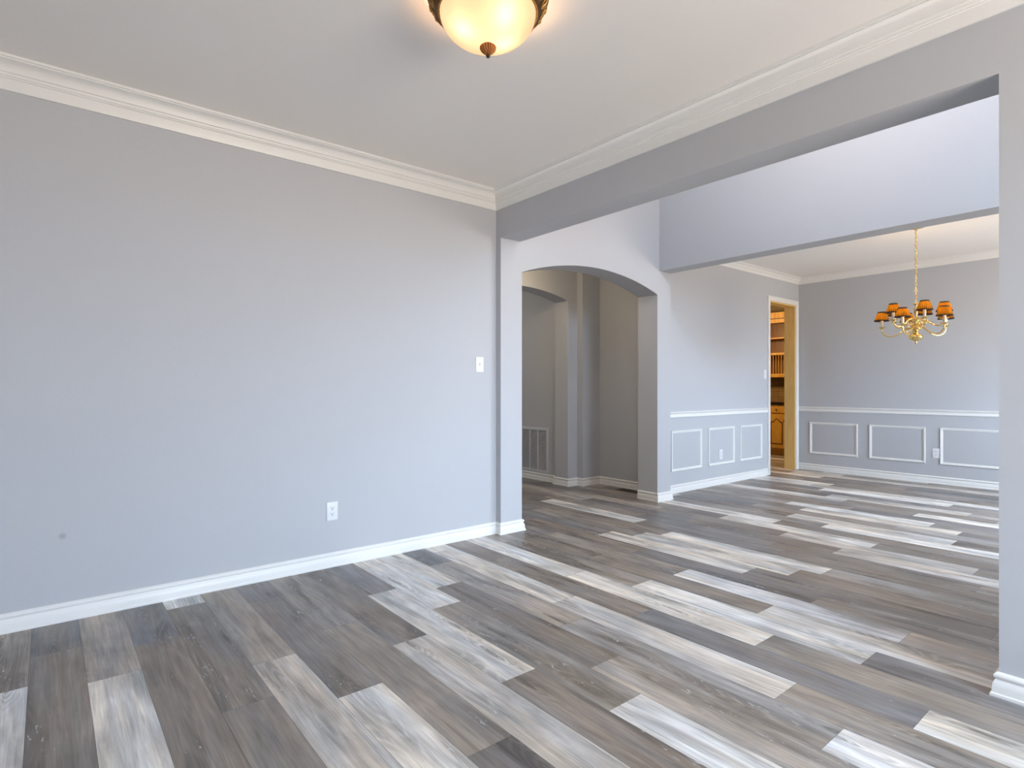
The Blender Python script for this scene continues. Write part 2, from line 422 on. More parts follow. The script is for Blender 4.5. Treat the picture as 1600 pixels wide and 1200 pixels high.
# row -> (Y of one joint, tones from the plank just above that joint downwards, tones upwards from it)
ROWS = {
    -3: (2.4, [MD, ML], [MD]), -2: (3.3, [ML, MD], [MM]),
    -1: (2.93, [LB, MM], [MD]), 0: (3.23, [DB, DB], [DK]), 1: (2.81, [LT, ML], [MM]), 2: (3.07, [DB, MD], [DK]),
    3: (3.47, [DB, DB, MM], [LT]), 4: (2.55, [ML, MM], [MM]), 5: (3.30, [DB, LT, LT], [DK]), 6: (2.71, [MD, DK], [MD]),
    7: (2.35, [ML, LT], [DB]), 8: (3.00, [LT, DB], [DK]), 9: (2.60, [MD, LT], [LT]), 10: (2.86, [DB, MM, ML], [LT]),
    11: (3.24, [MM, MM, LB], [DK]), 12: (3.48, [LT, ML, MD], [LT]), 13: (3.09, [DB, DK, VL], [DB]), 14: (2.53, [LT, MD], [LT]),
    15: (2.16, [LT, DK], [MD, MD]), 16: (2.71, [DB, ML], [DB, MD]), 17: (2.13, [LB, MM], [MD, DK]), 18: (2.6, [DK, MD], [DB, DK]),
    19: (3.09, [LT, DB, MD], [DK, MD, DB, DK]), 20: (2.89, [LT, DB, MD], [MD, DK, DB, MD]), 21: (2.77, [LT, MM, MD], [DB, DB, DB, MD]),
    22: (4.38, [LT, DK, DB, DB], [DB, MD, DB]), 23: (3.3, [DK, DB, MD, DB], [MD, DB, DK, MD]), 24: (2.92, [DB, ML, MD], [DK, MM, DB, MM]),
    25: (2.17, [ML, DB], [DB, MM, DK, DB]), 26: (2.8, [LT, DB, DB], [DB, DK]), 27: (2.4, [DB, MD, DB], [LT, MD]),
    28: (2.08, [LT, MD, DB], [MD, DB]), 29: (2.45, [ML, DB, MD], [DB, LT]), 30: (2.9, [MD, MM, DK], [DK]), 31: (2.5, [LT, DB, MD], [DB]),
    32: (2.73, [LT, MD, DB], [MM]), 33: (2.2, [DK, LT], [MD]), 34: (2.95, [MD, LT, DK], [MD]), 35: (2.4, [DB, MM], [LT]),
}
random.seed(7)
fb = bmesh.new()
ly_t = fb.loops.layers.float_color.new('tone'); ly_s = fb.loops.layers.float_color.new('shift')
FY0, FY1, FX0, FX1 = YFL - 0.2, 7.2, -1.2, 10.6
def plank(x0, x1, y0, y1, tone):
    y0, y1 = max(y0, FY0), min(y1, FY1); x0, x1 = max(x0, FX0), min(x1, FX1)
    if y1 - y0 < 1e-4 or x1 - x0 < 1e-4: return
    g = 0.0006
    j = random.uniform(0.93, 1.07); w = random.uniform(-0.02, 0.02)
    t = (tone[0] * j * (1.28 + w), tone[1] * j * 1.25, tone[2] * j * (1.20 - w), 1); s = (random.random(), random.random(), random.random(), 1)
    for (a, b, c, d, tt) in ((x0, x1, y0, y1, t),):
        f = fb.faces.new([fb.verts.new((a + g, c + g, 0)), fb.verts.new((b - g, c + g, 0)), fb.verts.new((b - g, d - g, 0)), fb.verts.new((a + g, d - g, 0))])
        for lp in f.loops: lp[ly_t] = tt; lp[ly_s] = s
r0 = int(math.floor((FX0 - ROW0) / ROWW)); r1 = int(math.ceil((FX1 - ROW0) / ROWW))
WEIGHTS = [LT] * 3 + [ML] * 3 + [MM] * 3 + [MD] * 4 + [DB] * 4 + [DK] * 3
for r in range(r0, r1):
    x0 = ROW0 + r * ROWW; x1 = x0 + ROWW
    yj, dn, upw = ROWS.get(r, (random.uniform(2, 3.2), [], []))
    k = 0
    while yj - k * PL > FY0:
        plank(x0, x1, yj - (k + 1) * PL, yj - k * PL, dn[k] if k < len(dn) else random.choice(WEIGHTS)); k += 1
    k = 0
    while yj + k * PL < FY1:
        plank(x0, x1, yj + k * PL, yj + (k + 1) * PL, upw[k] if k < len(upw) else random.choice(WEIGHTS)); k += 1
# slab under the planks (dark joints)
def fbox(x0, x1, y0, y1, z0, z1):
    b2 = bmesh.new(); bmesh.ops.create_cube(b2, size=1.0)
    vm = {v: fb.verts.new(((x0 + x1) / 2 + v.co.x * (x1 - x0), (y0 + y1) / 2 + v.co.y * (y1 - y0), (z0 + z1) / 2 + v.co.z * (z1 - z0))) for v in b2.verts}
    for f in b2.faces:
        q = fb.faces.new([vm[v] for v in f.verts])
        for lp in q.loops: lp[ly_t] = (0.10, 0.095, 0.09, 1); lp[ly_s] = (0, 0, 0, 1)
    b2.free()
fbox(FX0, FX1, FY0, FY1, -0.12, -0.0008)
me = bpy.data.meshes.new('floor'); fb.to_mesh(me); fb.free(); me.materials.append(M_floor)
floor = bpy.data.objects.new('floor', me); COL.objects.link(floor); floor['kind'] = 'structure'

# ------------------------------------------------------------------ walls
struct(MB().box(-1.2, XH0, YL, YA1, 0, ZC), 'wall_left', M_wall_scuff)
# wall with the wide opening: left nib, header, right part (rises past the foyer ceiling)
w = MB()
lowp = [(YFL, 0), (YR, 0), (YR, ZH), (YJ, ZH), (YJ, 0), (YL, 0), (YL, ADDED_WIN[2]), (YFL, ADDED_WIN[2])]
w.prism(lowp, lambda a, b, d: (d, a, b), XH0, XH1)
w.box(XH0, XH1, YFL, ADDED_WIN[0], ADDED_WIN[2], ADDED_WIN[3]); w.box(XH0, XH1, ADDED_WIN[1], YL, ADDED_WIN[2], ADDED_WIN[3]); w.box(XH0, XH1, YFL, YL, ADDED_WIN[3], ZF)
struct(w, 'wall_right', M_wall)
# arch wall (continues as the pier and above)
def arch_pts(x0, x1, zs, R, n=28):
    c = (x0 + x1) / 2; hw = (x1 - x0) / 2; zc = zs - math.sqrt(R * R - hw * hw)
    return [(c - hw + 2 * hw * i / n, zc + math.sqrt(max(R * R - (-hw + 2 * hw * i / n) ** 2, 0))) for i in range(n + 1)]
ap = [(XH1, 0), (XA0, 0)] + arch_pts(XA0, XA1, 2.117, 2.775) + [(XA1, 0), (XP, 0), (XP, ZF), (XH1, ZF)]
struct(MB().prism(ap, lambda a, b, d: (a, d, b), YJ, YA1), 'wall_arch', M_wall, smooth=False)
# second header (foyer / dining)
w = MB()
h2 = [(YF, 0), (-0.1, 0), (-0.1, ZH), (YJ, ZH), (YJ, ZF), (YF, ZF)]
w.prism(h2, lambda a, b, d: (d, a, b), 4.86, 5.06)
struct(w, 'wall_dining_header', M_wall)
# dining room left wall with the kitchen doorway
DX0, DX1, DZ = 7.533, 8.288, 2.340
YK = 3.905
w = MB()
dp = [(XP, 0), (DX0, 0), (DX0, DZ), (DX1, DZ), (DX1, 0), (XB, 0), (XB, ZC), (XP, ZC)]
w.prism(dp, lambda a, b, d: (a, d, b), YD, YK)
struct(w, 'wall_dining_left', M_wall)
struct(MB().box(XB, XB + 0.15, YF, YK, 0, ZC), 'wall_dining_back', M_wall)
# front wall of the house with window and door openings
w = MB()
wins = sorted([WIN_LIVING, WIN_DINING])
def wall_with(x0, x1, z1, holes, YF=YF):
    xs = sorted({x0, x1, *[v for h in holes for v in h[:2]]})
    for a, b in zip(xs, xs[1:]):
        hs = sorted([h for h in holes if h[0] <= a + 1e-6 and h[1] >= b - 1e-6], key=lambda h: h[2])
        z = 0.0
        for h in hs:
            if h[2] > z + 1e-6: w.box(a, b, YF - 0.16, YF, z, h[2])
            z = h[3]
        if z < z1: w.box(a, b, YF - 0.16, YF, z, z1)
wall_with(-1.2, XH0, ZC, [WIN_LIVING], YFL); wall_with(XH1, 5.06, ZF, [WIN_DOOR, WIN_FOYER]); wall_with(5.06, XB + 0.15, ZC, [WIN_DINING])
struct(w, 'wall_front', M_wall)
struct(MB().box(-1.2, -1.05, YFL, YL, 0, ZC), 'wall_back', M_wall)
# hall behind the arch
XS0, XS1, YH0, YHS, YH1, XE, XV = 4.768, 4.921, 4.81, 4.718, 5.03, 5.222, 4.82
a2 = [(1.5, 0), (3.375, 0)] + arch_pts(3.375, XS0, 2.192, 2.48) + [(XS0, 0), (XS1, 0), (XS1, ZC), (1.5, ZC)]
struct(MB().prism(a2, lambda a, b, d: (a, d, b), YH0, YH1), 'wall_hall_arch', M_wall)
struct(MB().box(XS1, XE + 0.15, YHS, YH1, 0, ZC), 'wall_hall_right', M_wall)
struct(MB().box(XE, XE + 0.15, YA1, YHS, 0, ZC), 'wall_hall_end', M_wall)
struct(MB().box(XV, XV + 0.15, YH1, 7.2, 0, ZC), 'wall_passage_right', M_wall)
struct(MB().box(1.35, 1.5, YA1, 7.2, 0, ZC), 'wall_hall_left', M_wall)
struct(MB().box(1.35, XV + 0.15, 7.05, 7.2, 0, ZC), 'wall_passage_end', M_wall)
# kitchen shell
struct(MB().box(10.35, 10.5, YK, 6.6, 0, ZC), 'wall_kitchen_right', M_wall)
struct(MB().box(5.6, 10.5, 6.45, 6.6, 0, ZC), 'wall_kitchen_back', M_wall)
struct(MB().box(5.6, 5.75, YK, 6.45, 0, ZC), 'wall_kitchen_left', M_wall)
struct(MB().box(XB + 0.15, 10.5, YK - 0.15, YK, 0, ZC), 'wall_kitchen_front', M_wall)
# ceilings
for nm in ('wall_kitchen_right', 'wall_kitchen_back', 'wall_kitchen_left', 'wall_kitchen_front'): bpy.data.objects[nm].data.materials[0] = M_kwall
struct(MB().box(-1.2, XH0, YFL - 0.16, YA1, ZC, ZC + 0.1), 'ceiling', M_ceil)
struct(MB().box(XH0, 5.06, YF - 0.16, YA1, ZF, ZF + 0.1), 'ceiling_foyer', M_ceil)
struct(MB().box(5.06, XB + 0.15, YF - 0.16, YK, ZC, ZC + 0.1), 'ceiling_dining', M_ceil)
struct(MB().box(1.35, XE + 0.15, YA1, 7.2, ZC, ZC + 0.1), 'ceiling_hall', M_ceil)
struct(MB().box(XE + 0.15, 10.5, YK, 6.6, ZC, ZC + 0.1), 'ceiling_kitchen', M_ceil)

# ------------------------------------------------------------------ baseboards, crowns, chair rail, wall panels
BB = [(0, 0), (0.023, 0), (0.0245, 0.006), (0.0225, 0.013), (0.0185, 0.016), (0.0175, 0.036), (0.0155, 0.052), (0.011, 0.060), (0.0085, 0.064),
      (0.0085, 0.067), (0.0125, 0.071), (0.0145, 0.077), (0.0135, 0.083), (0.009, 0.088), (0.004, 0.092), (0, 0.092)]
def base(name, path, label=None): return struct(MB().sweep(path, BB), name, M_trim, label, smooth=True)
base('baseboard_left', [(-1.05, YL), (XH0, YL), (XH0, YJ), (XA0, YJ), (XA0, YA1)])
base('baseboard_right', [(XH1, YF), (XH1, YR), (XH0, YR), (XH0, YFL)])
base('baseboard_arch', [(XA1, YA1), (XA1, YJ), (XP, YJ), (XP, YD), (DX0 - 0.063, YD)])
base('baseboard_dining', [(XB, YD), (XB, YF)])
base('baseboard_hall', [(XV, 7.05), (XV, YH1), (XS0, YH1), (XS0, YH0), (XS1, YH0), (XS1, YHS), (XE, YHS), (XE, YA1)])
CR = [(0, -0.142), (0.011, -0.142), (0.013, -0.137), (0.020, -0.090), (0.0255, -0.088), (0.0255, -0.082), (0.030, -0.080), (0.033, -0.074), (0.0335, -0.068),
      (0.040, -0.066), (0.041, -0.060), (0.0445, -0.047), (0.052, -0.034), (0.062, -0.025), (0.074, -0.020), (0.078, -0.0195), (0.078, -0.013),
      (0.086, -0.012), (0.088, -0.008), (0.088, 0), (0, 0)]
def trim(i, mb, label=None): return struct(mb, 'trim_%d' % i, M_trim, label, smooth=True)
trim(1, MB().sweep([(-1.05, YL), (XH0, YL), (XH0, YFL)], CR, ZC))                       # living room crown
CR2 = [(u * 0.80, v * 0.58) for u, v in CR]
trim(2, MB().sweep([(5.06, YD), (XB, YD), (XB, YF)], CR2, ZC))                         # dining room crown
RAIL = [(0, 0), (0.008, 0), (0.013, 0.004), (0.0145, 0.012), (0.012, 0.019), (0.009, 0.024), (0.009, 0.040), (0.013, 0.044), (0.021, 0.050), (0.0235, 0.057), (0.021, 0.064), (0.012, 0.067), (0, 0.067)]
trim(3, MB().sweep([(XP, YD), (DX0 - 0.063, YD)], RAIL, 0.834))
trim(4, MB().sweep([(XB, YD), (XB, YF)], RAIL, 0.831))
PF = [(0, 0), (0, 0.009), (0.004, 0.013), (0.010, 0.012), (0.014, 0.008), (0.022, 0.008), (0.026, 0.005), (0.028, 0)]
fl = lambda a, b, h: (a, YD - h, b)
fr = lambda a, b, h: (XB - h, a, b)
k = 5
for a0, a1 in ((5.321, 5.913), (6.054, 6.632), (6.769, 7.318)):
    trim(k, MB().rect_frame(fl, a0, a1, 0.240, 0.690, PF)); k += 1
for a0, a1 in ((2.994, 3.608), (2.236, 2.853), (1.45, 2.086), (0.66, 1.30), (-0.13, 0.51)):
    trim(k, MB().rect_frame(fr, a0, a1, 0.240, 0.681, PF)); k += 1

# kitchen doorway: white casing outside, oak lining inside
dr = bpy.data.objects.new('door_1', None); COL.objects.link(dr); dr.location = (DX0, YD, 0); dr['kind'] = 'structure'
CAS = [(0.0, 0.0), (0.0, 0.012), (0.006, 0.014), (0.045, 0.017), (0.055, 0.020), (0.063, 0.018), (0.063, 0.0)]
def casing(parent, org):
    m = MB(); loops = []
    for o, h in CAS:
        loops.append([m.bm.verts.new((x - org[0], YD - h - org[1], z)) for x, z in
                      ((DX0 - o, 0), (DX0 - o, DZ + o), (min(DX1 + o, XB - 0.002), DZ + o), (min(DX1 + o, XB - 0.002), 0))])
    kk = len(CAS)
    for j in range(kk - 1):
        for i in range(3): m.face([loops[j][i], loops[j][i + 1], loops[j + 1][i + 1], loops[j + 1][i]])
    return m.build('door_casing', M_trim, parent, smooth=True)
casing(dr, (DX0, YD))
m = MB()
lo = (DX0, YD)
m.box(0.0, 0.018, 0.001, YK - YD + 0.012, 0, DZ)
m.box(DX1 - DX0 - 0.018, DX1 - DX0, 0.001, YK - YD + 0.012, 0, DZ, 0.001)
m.box(0.018, DX1 - DX0 - 0.018, 0.001, YK - YD + 0.012, DZ - 0.018, DZ)
m.build('door_lining', M_oak_jamb, dr)

# front of the house: windows and the entrance door (behind the camera)
def window(i, box, nx, nz, YF=YF):
    x0, x1, z0, z1 = box
    o = bpy.data.objects.new('window_%d' % i, None); COL.objects.link(o); o.location = (x0, YF - 0.10, z0); o['kind'] = 'structure'
    f = MB(); W, Hh, t = x1 - x0, z1 - z0, 0.045
    f.box(0, t, -0.03, 0.03, 0, Hh); f.box(W - t, W, -0.03, 0.03, 0, Hh); f.box(t, W - t, -0.03, 0.03, 0, t); f.box(t, W - t, -0.03, 0.03, Hh - t, Hh)
    for q in range(1, nx): f.box(W * q / nx - 0.012, W * q / nx + 0.012, -0.012, 0.012, t, Hh - t)
    for q in range(1, nz): f.box(t, W - t, -0.012, 0.012, Hh * q / nz - 0.012, Hh * q / nz + 0.012)
    f.build('window_frame', M_frame, o)
    MB().box(t, W - t, -0.002, 0.002, t, Hh - t).build('window_pane', M_pane, o)
    MB().box(-0.04, W + 0.04, 0.03, 0.14, -0.03, 0, 0.004).build('window_sill', M_trim, o)
window(1, WIN_LIVING, 3, 2, YFL); window(2, WIN_FOYER, 2, 2); window(3, WIN_DINING, 3, 2)
o = bpy.data.objects.new('window_4', None); COL.objects.link(o); o.location = (2.90, ADDED_WIN[0], ADDED_WIN[2]); o['kind'] = 'structure'  # unseen window, added for its light on the second header
m = MB(); W, Hh = ADDED_WIN[1] - ADDED_WIN[0], ADDED_WIN[3] - ADDED_WIN[2]
for q in range(4): m.box(-0.03, 0.03, W * q / 3 - (0.045 if q == 3 else 0.02 if q else 0), W * q / 3 + (0 if q == 3 else 0.02 if q else 0.045), 0, Hh)
m.box(-0.03, 0.03, 0, W, 0, 0.045); m.box(-0.03, 0.03, 0, W, Hh - 0.045, Hh); m.build('window_frame', M_frame, o)
MB().box(-0.002, 0.002, 0.045, W - 0.045, 0.045, Hh - 0.045).build('window_pane', M_pane, o)
d2 = bpy.data.objects.new('door_2', None); COL.objects.link(d2); d2.location = (WIN_DOOR[0], YF - 0.08, 0); d2['kind'] = 'structure'
m = MB(); W = WIN_DOOR[1] - WIN_DOOR[0]
m.box(0, W, -0.025, 0.02, 0.002, WIN_DOOR[3])
for px in (0.10, W / 2 + 0.04):
    for z0, z1 in ((0.2, 0.85), (1.0, 1.85)): m.rect_frame(lambda a, b, h: (a, 0.02 + h, b), px, px + W / 2 - 0.14, z0, z1, PF)
m.build('door_leaf', M_oak, d2)
m = MB(); m.lathe([(0, 0), (0.028, 0.003), (0.03, 0.008), (0.012, 0.015), (0.012, 0.04), (0.028, 0.05), (0.032, 0.065), (0.022, 0.08), (0, 0.084)])
hd = m.build('door_knob', M_brass, d2, smooth=True); hd.location = (0.08, 0.02, 0.95); hd.rotation_euler = (-PI / 2, 0, 0)

# ------------------------------------------------------------------ switches and outlets (local: x right, -y towards room, z up)
def plate_mb(w=0.073, h=0.118):
    m = MB(); m.box(-w / 2, w / 2, -0.0055, 0, -h / 2, h / 2, 0.002); return m
def make_outlet(label, loc, rz, group=None):
    t = thing('wall_outlet', label, 'outlet', loc, rz, group)
    plate_mb().build('cover_plate', M_plate, t, smooth=True)
    for dz in (0.0195, -0.0195):
        m = MB()
        pts = [(-0.0165, -0.009), (-0.011, -0.0142), (0.011, -0.0142), (0.0165, -0.009), (0.0165, 0.009), (0.011, 0.0142), (-0.011, 0.0142), (-0.0165, 0.009)]
        m.prism(pts, lambda a, b, d: (a, d, b), -0.0072, -0.004)
        r = m.build('receptacle', M_plate, t, loc=(0, 0, dz))
        q = MB()
        q.box(-0.0078, -0.0048, -0.0078, -0.006, -0.001, 0.008); q.box(0.0048, 0.0078, -0.0078, -0.006, 0.0, 0.007)
        q.prism([(0.0035 * math.cos(2 * PI * i / 12), -0.007 + 0.0035 * math.sin(2 * PI * i / 12)) for i in range(12)], lambda a, b, d: (a, d, b), -0.0078, -0.006)
        q.build('slot', M_slot, r)
    MB().lathe([(0, -0.0062), (0.003, -0.006), (0.0034, -0.005)], seg=12).build('screw', M_grille, t, smooth=True).rotation_euler = (-PI / 2, 0, 0)
    return t
def make_switch(label, loc, rz):
    t = thing('light_switch', label, 'light switch', loc, rz)
    plate_mb().build('cover_plate', M_plate, t, smooth=True)
    MB().box(-0.0055, 0.0055, -0.0062, -0.005, -0.0125, 0.0125).build('toggle_slot', M_grille, t)
    m = MB(); m.prism([(-0.005, -0.006), (-0.016, 0.009), (-0.0135, 0.012), (-0.004, 0.007)], lambda a, b, d: (d, a, b), -0.0038, 0.0038)
    m.build('toggle', M_plate, t)
    for dz in (0.030, -0.030):
        s_ = MB().lathe([(0, 0.0012), (0.0026, 0.001), (0.003, 0)], seg=12).build('screw', M_grille, t, loc=(0, -0.0055, dz), smooth=True); s_.rotation_euler = (PI / 2, 0, 0)
    return t
make_outlet('white duplex outlet low on the plain grey wall of the empty front room', (1.4455, YL, 0.362), 0)
make_switch('white toggle light switch on the plain grey wall beside the wide opening', (2.634, YL, 1.350), 0)
make_outlet('white outlet inside the middle wall panel left of the kitchen doorway', (6.323, YD, 0.360), 0)
make_outlet('white outlet between two wall panels below the chandelier', (XB, 2.1265, 0.370), PI / 2 * -1)
make_switch('small white light switch beside the casing of the kitchen doorway', (7.403, YD, 1.344), 0)

# return air grille on the passage wall, low behind the arches (faces -X)
t = thing('return_air_grille', 'large grey louvred return air grille low on the wall behind the second arch', 'vent grille', (XV, 5.20, 0.10))
GW, GH = 0.545, 0.565
m = MB(); g = lambda a, b, h: (-h, a, b)
m.rect_frame(g, 0, GW, 0, GH, [(0, 0), (0, 0.004), (0.004, 0.009), (0.034, 0.010), (0.040, 0.004), (0.040, 0)])
m.build('grille_frame', M_grille, t)
MB().box(-0.0012, -0.0002, 0.03, GW - 0.03, 0.03, GH - 0.03).build('duct_back', M_grille_back, t)
inner = GW - 0.08; cw = inner / 3
for c in (1, 2):
    MB().box(-0.010, -0.001, 0.04 + c * cw - 0.007, 0.04 + c * cw + 0.007, 0.04, GH - 0.04).build('mullion', M_grille, t)
m = MB(); n_l = 28
for i in range(n_l):
    z = 0.044 + (GH - 0.088) * (i + 0.5) / n_l
    for c in range(3):
        y0 = 0.04 + c * cw + (0.007 if c else 0.0); y1 = 0.04 + (c + 1) * cw - (0.007 if c < 2 else 0.0)
        m.prism([(0.0015, z + 0.004), (0.0085, z - 0.0035), (0.0092, z - 0.0028), (0.0022, z + 0.0047)], lambda a, b, d: (-a, d, b), y0, y1)
m.build('louvres', M_grille, t)

# floor register at the foot of the hall end wall
t = thing('floor_register', 'dark brown floor register set in the planks at the foot of the hall wall', 'floor vent', (5.105, 4.16, 0.0))
m = MB(); m.rect_frame(lambda a, b, h: (a, b, h), -0.065, 0.065, -0.16, 0.16, [(0, 0.0), (0.002, 0.004), (0.018, 0.005), (0.018, 0.0)]); m.build('register_frame', M_reg, t)
m = MB()
for i in range(18):
    y = -0.138 + 0.276 * i / 17
    m.box(-0.047, 0.047, y - 0.0045, y + 0.0045, 0.0, 0.004)
m.box(-0.003, 0.003, -0.142, 0.142, 0.0, 0.0045)
m.build('slats', M_reg, t)

# ------------------------------------------------------------------ kitchen glimpsed through the doorway (cabinets face -X)
CXF = 9.72                                   # front of base cabinet boxes
yc = 4.724
t = thing('base_cabinet', 'honey oak base cabinet with arched door and drawer under the dark countertop', 'cabinet', (CXF, yc, 0))
m = MB(); m.box(0.0, 0.60, -0.21, 0.21, 0.11, 0.875); m.box(0.075, 0.60, -0.21, 0.21, 0.0, 0.11); m.build('cabinet_body', M_oak, t)
MB().box(-0.018, -0.0005, -0.175, 0.175, 0.735, 0.850, 0.004).build('drawer', M_oak, t)
dr_ = [o for o in t.children if o.name.startswith('drawer')][0]
KN = [(0, 0), (0.007, 0.001), (0.006, 0.010), (0.013, 0.016), (0.0155, 0.022), (0.011, 0.028), (0, 0.030)]
kn = MB().lathe(KN, seg=16).build('knob', M_darkmetal, dr_, loc=(-0.018, 0, 0.79), smooth=True); kn.rotation_euler = (0, -PI / 2, 0)
door = MB().box(-0.019, -0.0005, -0.165, 0.165, 0.135, 0.705, 0.004).build('cabinet_door', M_oak, t)
def cathedral(w, z0, z1, rise):
    pts = [(-w, z0), (w, z0), (w, z1)]
    for i in range(1, 20):
        a = 1 - 2 * i / 20; pts.append((a * w, z1 + rise * 0.5 * (1 + math.cos(PI * min(1, abs(a) / 0.72)))))
    return pts + [(-w, z1)]
MB().prism(cathedral(0.105, 0.195, 0.585, 0.055), lambda a, b, d: (-d, a, b), 0.0185, 0.0205).build('panel_groove', M_groove, door)
MB().prism(cathedral(0.087, 0.214, 0.566, 0.055), lambda a, b, d: (-d, a, b), 0.0195, 0.0245).build('raised_panel', M_oak, door)
kn = MB().lathe(KN, seg=16).build('knob', M_darkmetal, door, loc=(-0.019, -0.135, 0.60), smooth=True); kn.rotation_euler = (0, -PI / 2, 0)
c = MB().box(CXF - 0.03, 10.35, 4.30, 5.25, 0.877, 0.915, 0.004).build('countertop', M_black, label='thin black kitchen countertop seen through the doorway', cat='countertop')
bs = MB().box(10.338, 10.349, 4.30, 5.35, 0.916, 1.44).build('backsplash', M_tile, label='brown tiled backsplash between countertop and plate rack', cat='backsplash')
# open wall cabinet with shelf, plate rack and crown
UX = 10.03
t = thing('wall_cabinet', 'honey oak open wall cabinet with shelves and plate rack above the countertop', 'cabinet', (UX, 4.86, 1.35))
hw = 0.33
m = MB(); m.box(0, 0.30, -hw, -hw + 0.02, 0, 1.03); m.box(0, 0.30, hw - 0.02, hw, 0, 1.03); m.box(0.0, 0.30, -hw + 0.02, hw - 0.02, 1.00, 1.03)
m.build('cabinet_sides', M_oak, t)
MB().box(0.285, 0.30, -hw + 0.02, hw - 0.02, 0.0, 1.0).build('back_panel', M_oak_shaded, t)
MB().box(-0.006, 0.285, -hw + 0.02, hw - 0.02, 0.0, 0.062, 0.003).build('bottom_rail', M_oak, t)
MB().box(-0.006, 0.285, -hw + 0.02, hw - 0.02, 0.395, 0.435, 0.003).build('shelf', M_oak, t)
MB().box(0.02, 0.285, -hw + 0.02, hw - 0.02, 0.685, 0.705, 0.002).build('shelf', M_oak, t)
MB().box(-0.008, 0.0, -hw, hw, 0.965, 1.03, 0.002).build('top_rail', M_oak, t)
m = MB(); m.sweep([(0.2, hw), (-0.004, hw), (-0.004, -hw), (0.2, -hw)], [(0, 0), (0, 0.10), (-0.06, 0.10), (-0.06, 0.088), (-0.045, 0.075), (-0.025, 0.045), (-0.012, 0.015), (-0.008, 0)], 1.052)
m.build('crown', M_oak, t, smooth=True)
MB().box(0.004, 0.29, -hw, hw, 1.0305, 1.0515).build('crown_gap', M_oak_shaded, t)  # recessed strip in shade-toned oak, draws the dark gap under the crown
for i in range(13):
    y = -hw + 0.045 + i * 0.0475
    MB().lathe([(0, 0.062), (0.0075, 0.062), (0.0075, 0.395), (0, 0.395)], c=(0.02, y, 0), seg=12).build('dowel', M_oak, t, smooth=True)

# ------------------------------------------------------------------ flush ceiling light with frosted bowl
LX, LY = 1.353, 1.812
t = thing('ceiling_light', 'flush ceiling light with glowing frosted bowl in an ornate bronze ring', 'ceiling light', (LX, LY, ZC))
m = MB(); m.lathe([(0, 0), (0.105, 0), (0.110, -0.006), (0.104, -0.012), (0.06, -0.016), (0, -0.016)], seg=48); m.build('ceiling_pan', M_antique, t, smooth=True)
# ornate pierced ring: band with relief scrolls and a beaded lower edge
m = MB(); seg = 96
prof = [(0.222, -0.014), (0.238, -0.014), (0.243, -0.018), (0.241, -0.024), (0.236, -0.027), (0.233, -0.040), (0.224, -0.056), (0.211, -0.071), (0.203, -0.079), (0.197, -0.084), (0.190, -0.085), (0.187, -0.080), (0.215, -0.040), (0.222, -0.014)]
m.lathe(prof, seg=seg)
ring = m.build('bronze_ring', M_antique, t, smooth=True)
m = MB()
def ring_pt(a, s, off):
    """s 0..1 down the band"""
    r = 0.236 + (0.205 - 0.236) * s ** 1.5 + off; z = -0.029 + (-0.077 + 0.029) * s
    return Vector((r * math.cos(a), r * math.sin(a), z))
for i in range(24):                       # scrolls in relief
    a0 = 2 * PI * i / 24
    for sg in (1, -1):
        pts = []
        for q in range(15):
            th = q / 14 * 3.6 * PI / 2; rr = 0.46 * (1 - 0.62 * q / 14)
            pts.append(ring_pt(a0 + sg * (0.068 + 0.105 * rr * math.cos(th) - 0.03), 0.5 + rr * math.sin(th), 0.003))
        m.tube(pts, [0.0035 - 0.0014 * q / 14 for q in range(15)], seg=6)
    m.tube([ring_pt(a0, 0.08, 0.003), ring_pt(a0, 0.5, 0.0055), ring_pt(a0, 0.95, 0.003)], [0.002, 0.0055, 0.002], seg=6)
m.build('scrollwork', M_gilt, ring, smooth=True, angle=80)
m = MB()
for i in range(110):
    a = 2 * PI * i / 110
    b2 = bmesh.new(); bmesh.ops.create_icosphere(b2, subdivisions=1, radius=0.0048)
    for v in b2.verts: v.co += Vector((0.1945 * math.cos(a), 0.1945 * math.sin(a), -0.0855))
    m.merge(b2)
m.build('bead_edge', M_gilt, ring, smooth=True, angle=80)
# bowl
m = MB(); bp_ = []
for i in range(25):
    a = i / 24 * PI / 2
    bp_.append((0.190 * math.cos(a), -0.080 - 0.127 * math.sin(a)))
bp_[-1] = (0.0, bp_[-1][1])
m.lathe(bp_, seg=72); m.build('glass_bowl', M_bowl, t, smooth=True, angle=180)
m = MB(); flute = lambda a: 0.10 * math.cos(18 * a)
m.lathe([(0, 0.0), (0.016, 0.0), (0.025, -0.003), (0.0295, -0.008)], c=(0, 0, -0.204), seg=64)
m.lathe([(0.0295, -0.008), (0.030, -0.014), (0.027, -0.022), (0.020, -0.030), (0.011, -0.036)], c=(0, 0, -0.204), seg=126, wob=flute)
m.lathe([(0.011, -0.036), (0.006, -0.038)], c=(0, 0, -0.204), seg=64)
fin = m.build('finial', M_finial, t, smooth=True, angle=60)
MB().lathe([(0.006, -0.038), (0.008, -0.041), (0.0085, -0.045), (0.0065, -0.050), (0, -0.052)], c=(0, 0, -0.204), seg=20).build('finial_tip', M_darkmetal, fin, smooth=True)
for a, rb, zb in ((3.05, 0.092, -0.142), (4.55, 0.115, -0.130), (5.65, 0.055, -0.152)):
    bx, by = rb * math.cos(a), rb * math.sin(a)
    MB().lathe([(0, 0.040), (0.007, 0.040), (0.008, 0.02), (0.012, 0.0), (0.013, -0.012), (0.010, -0.028), (0.004, -0.036), (0, -0.037)], c=(bx, by, -0.070), seg=20).build('bulb', M_bulb, t, smooth=True)
    lamp('bulb_glow', (bx, by, zb), 12.0, (1.0, 0.74, 0.47), 0.018, t)
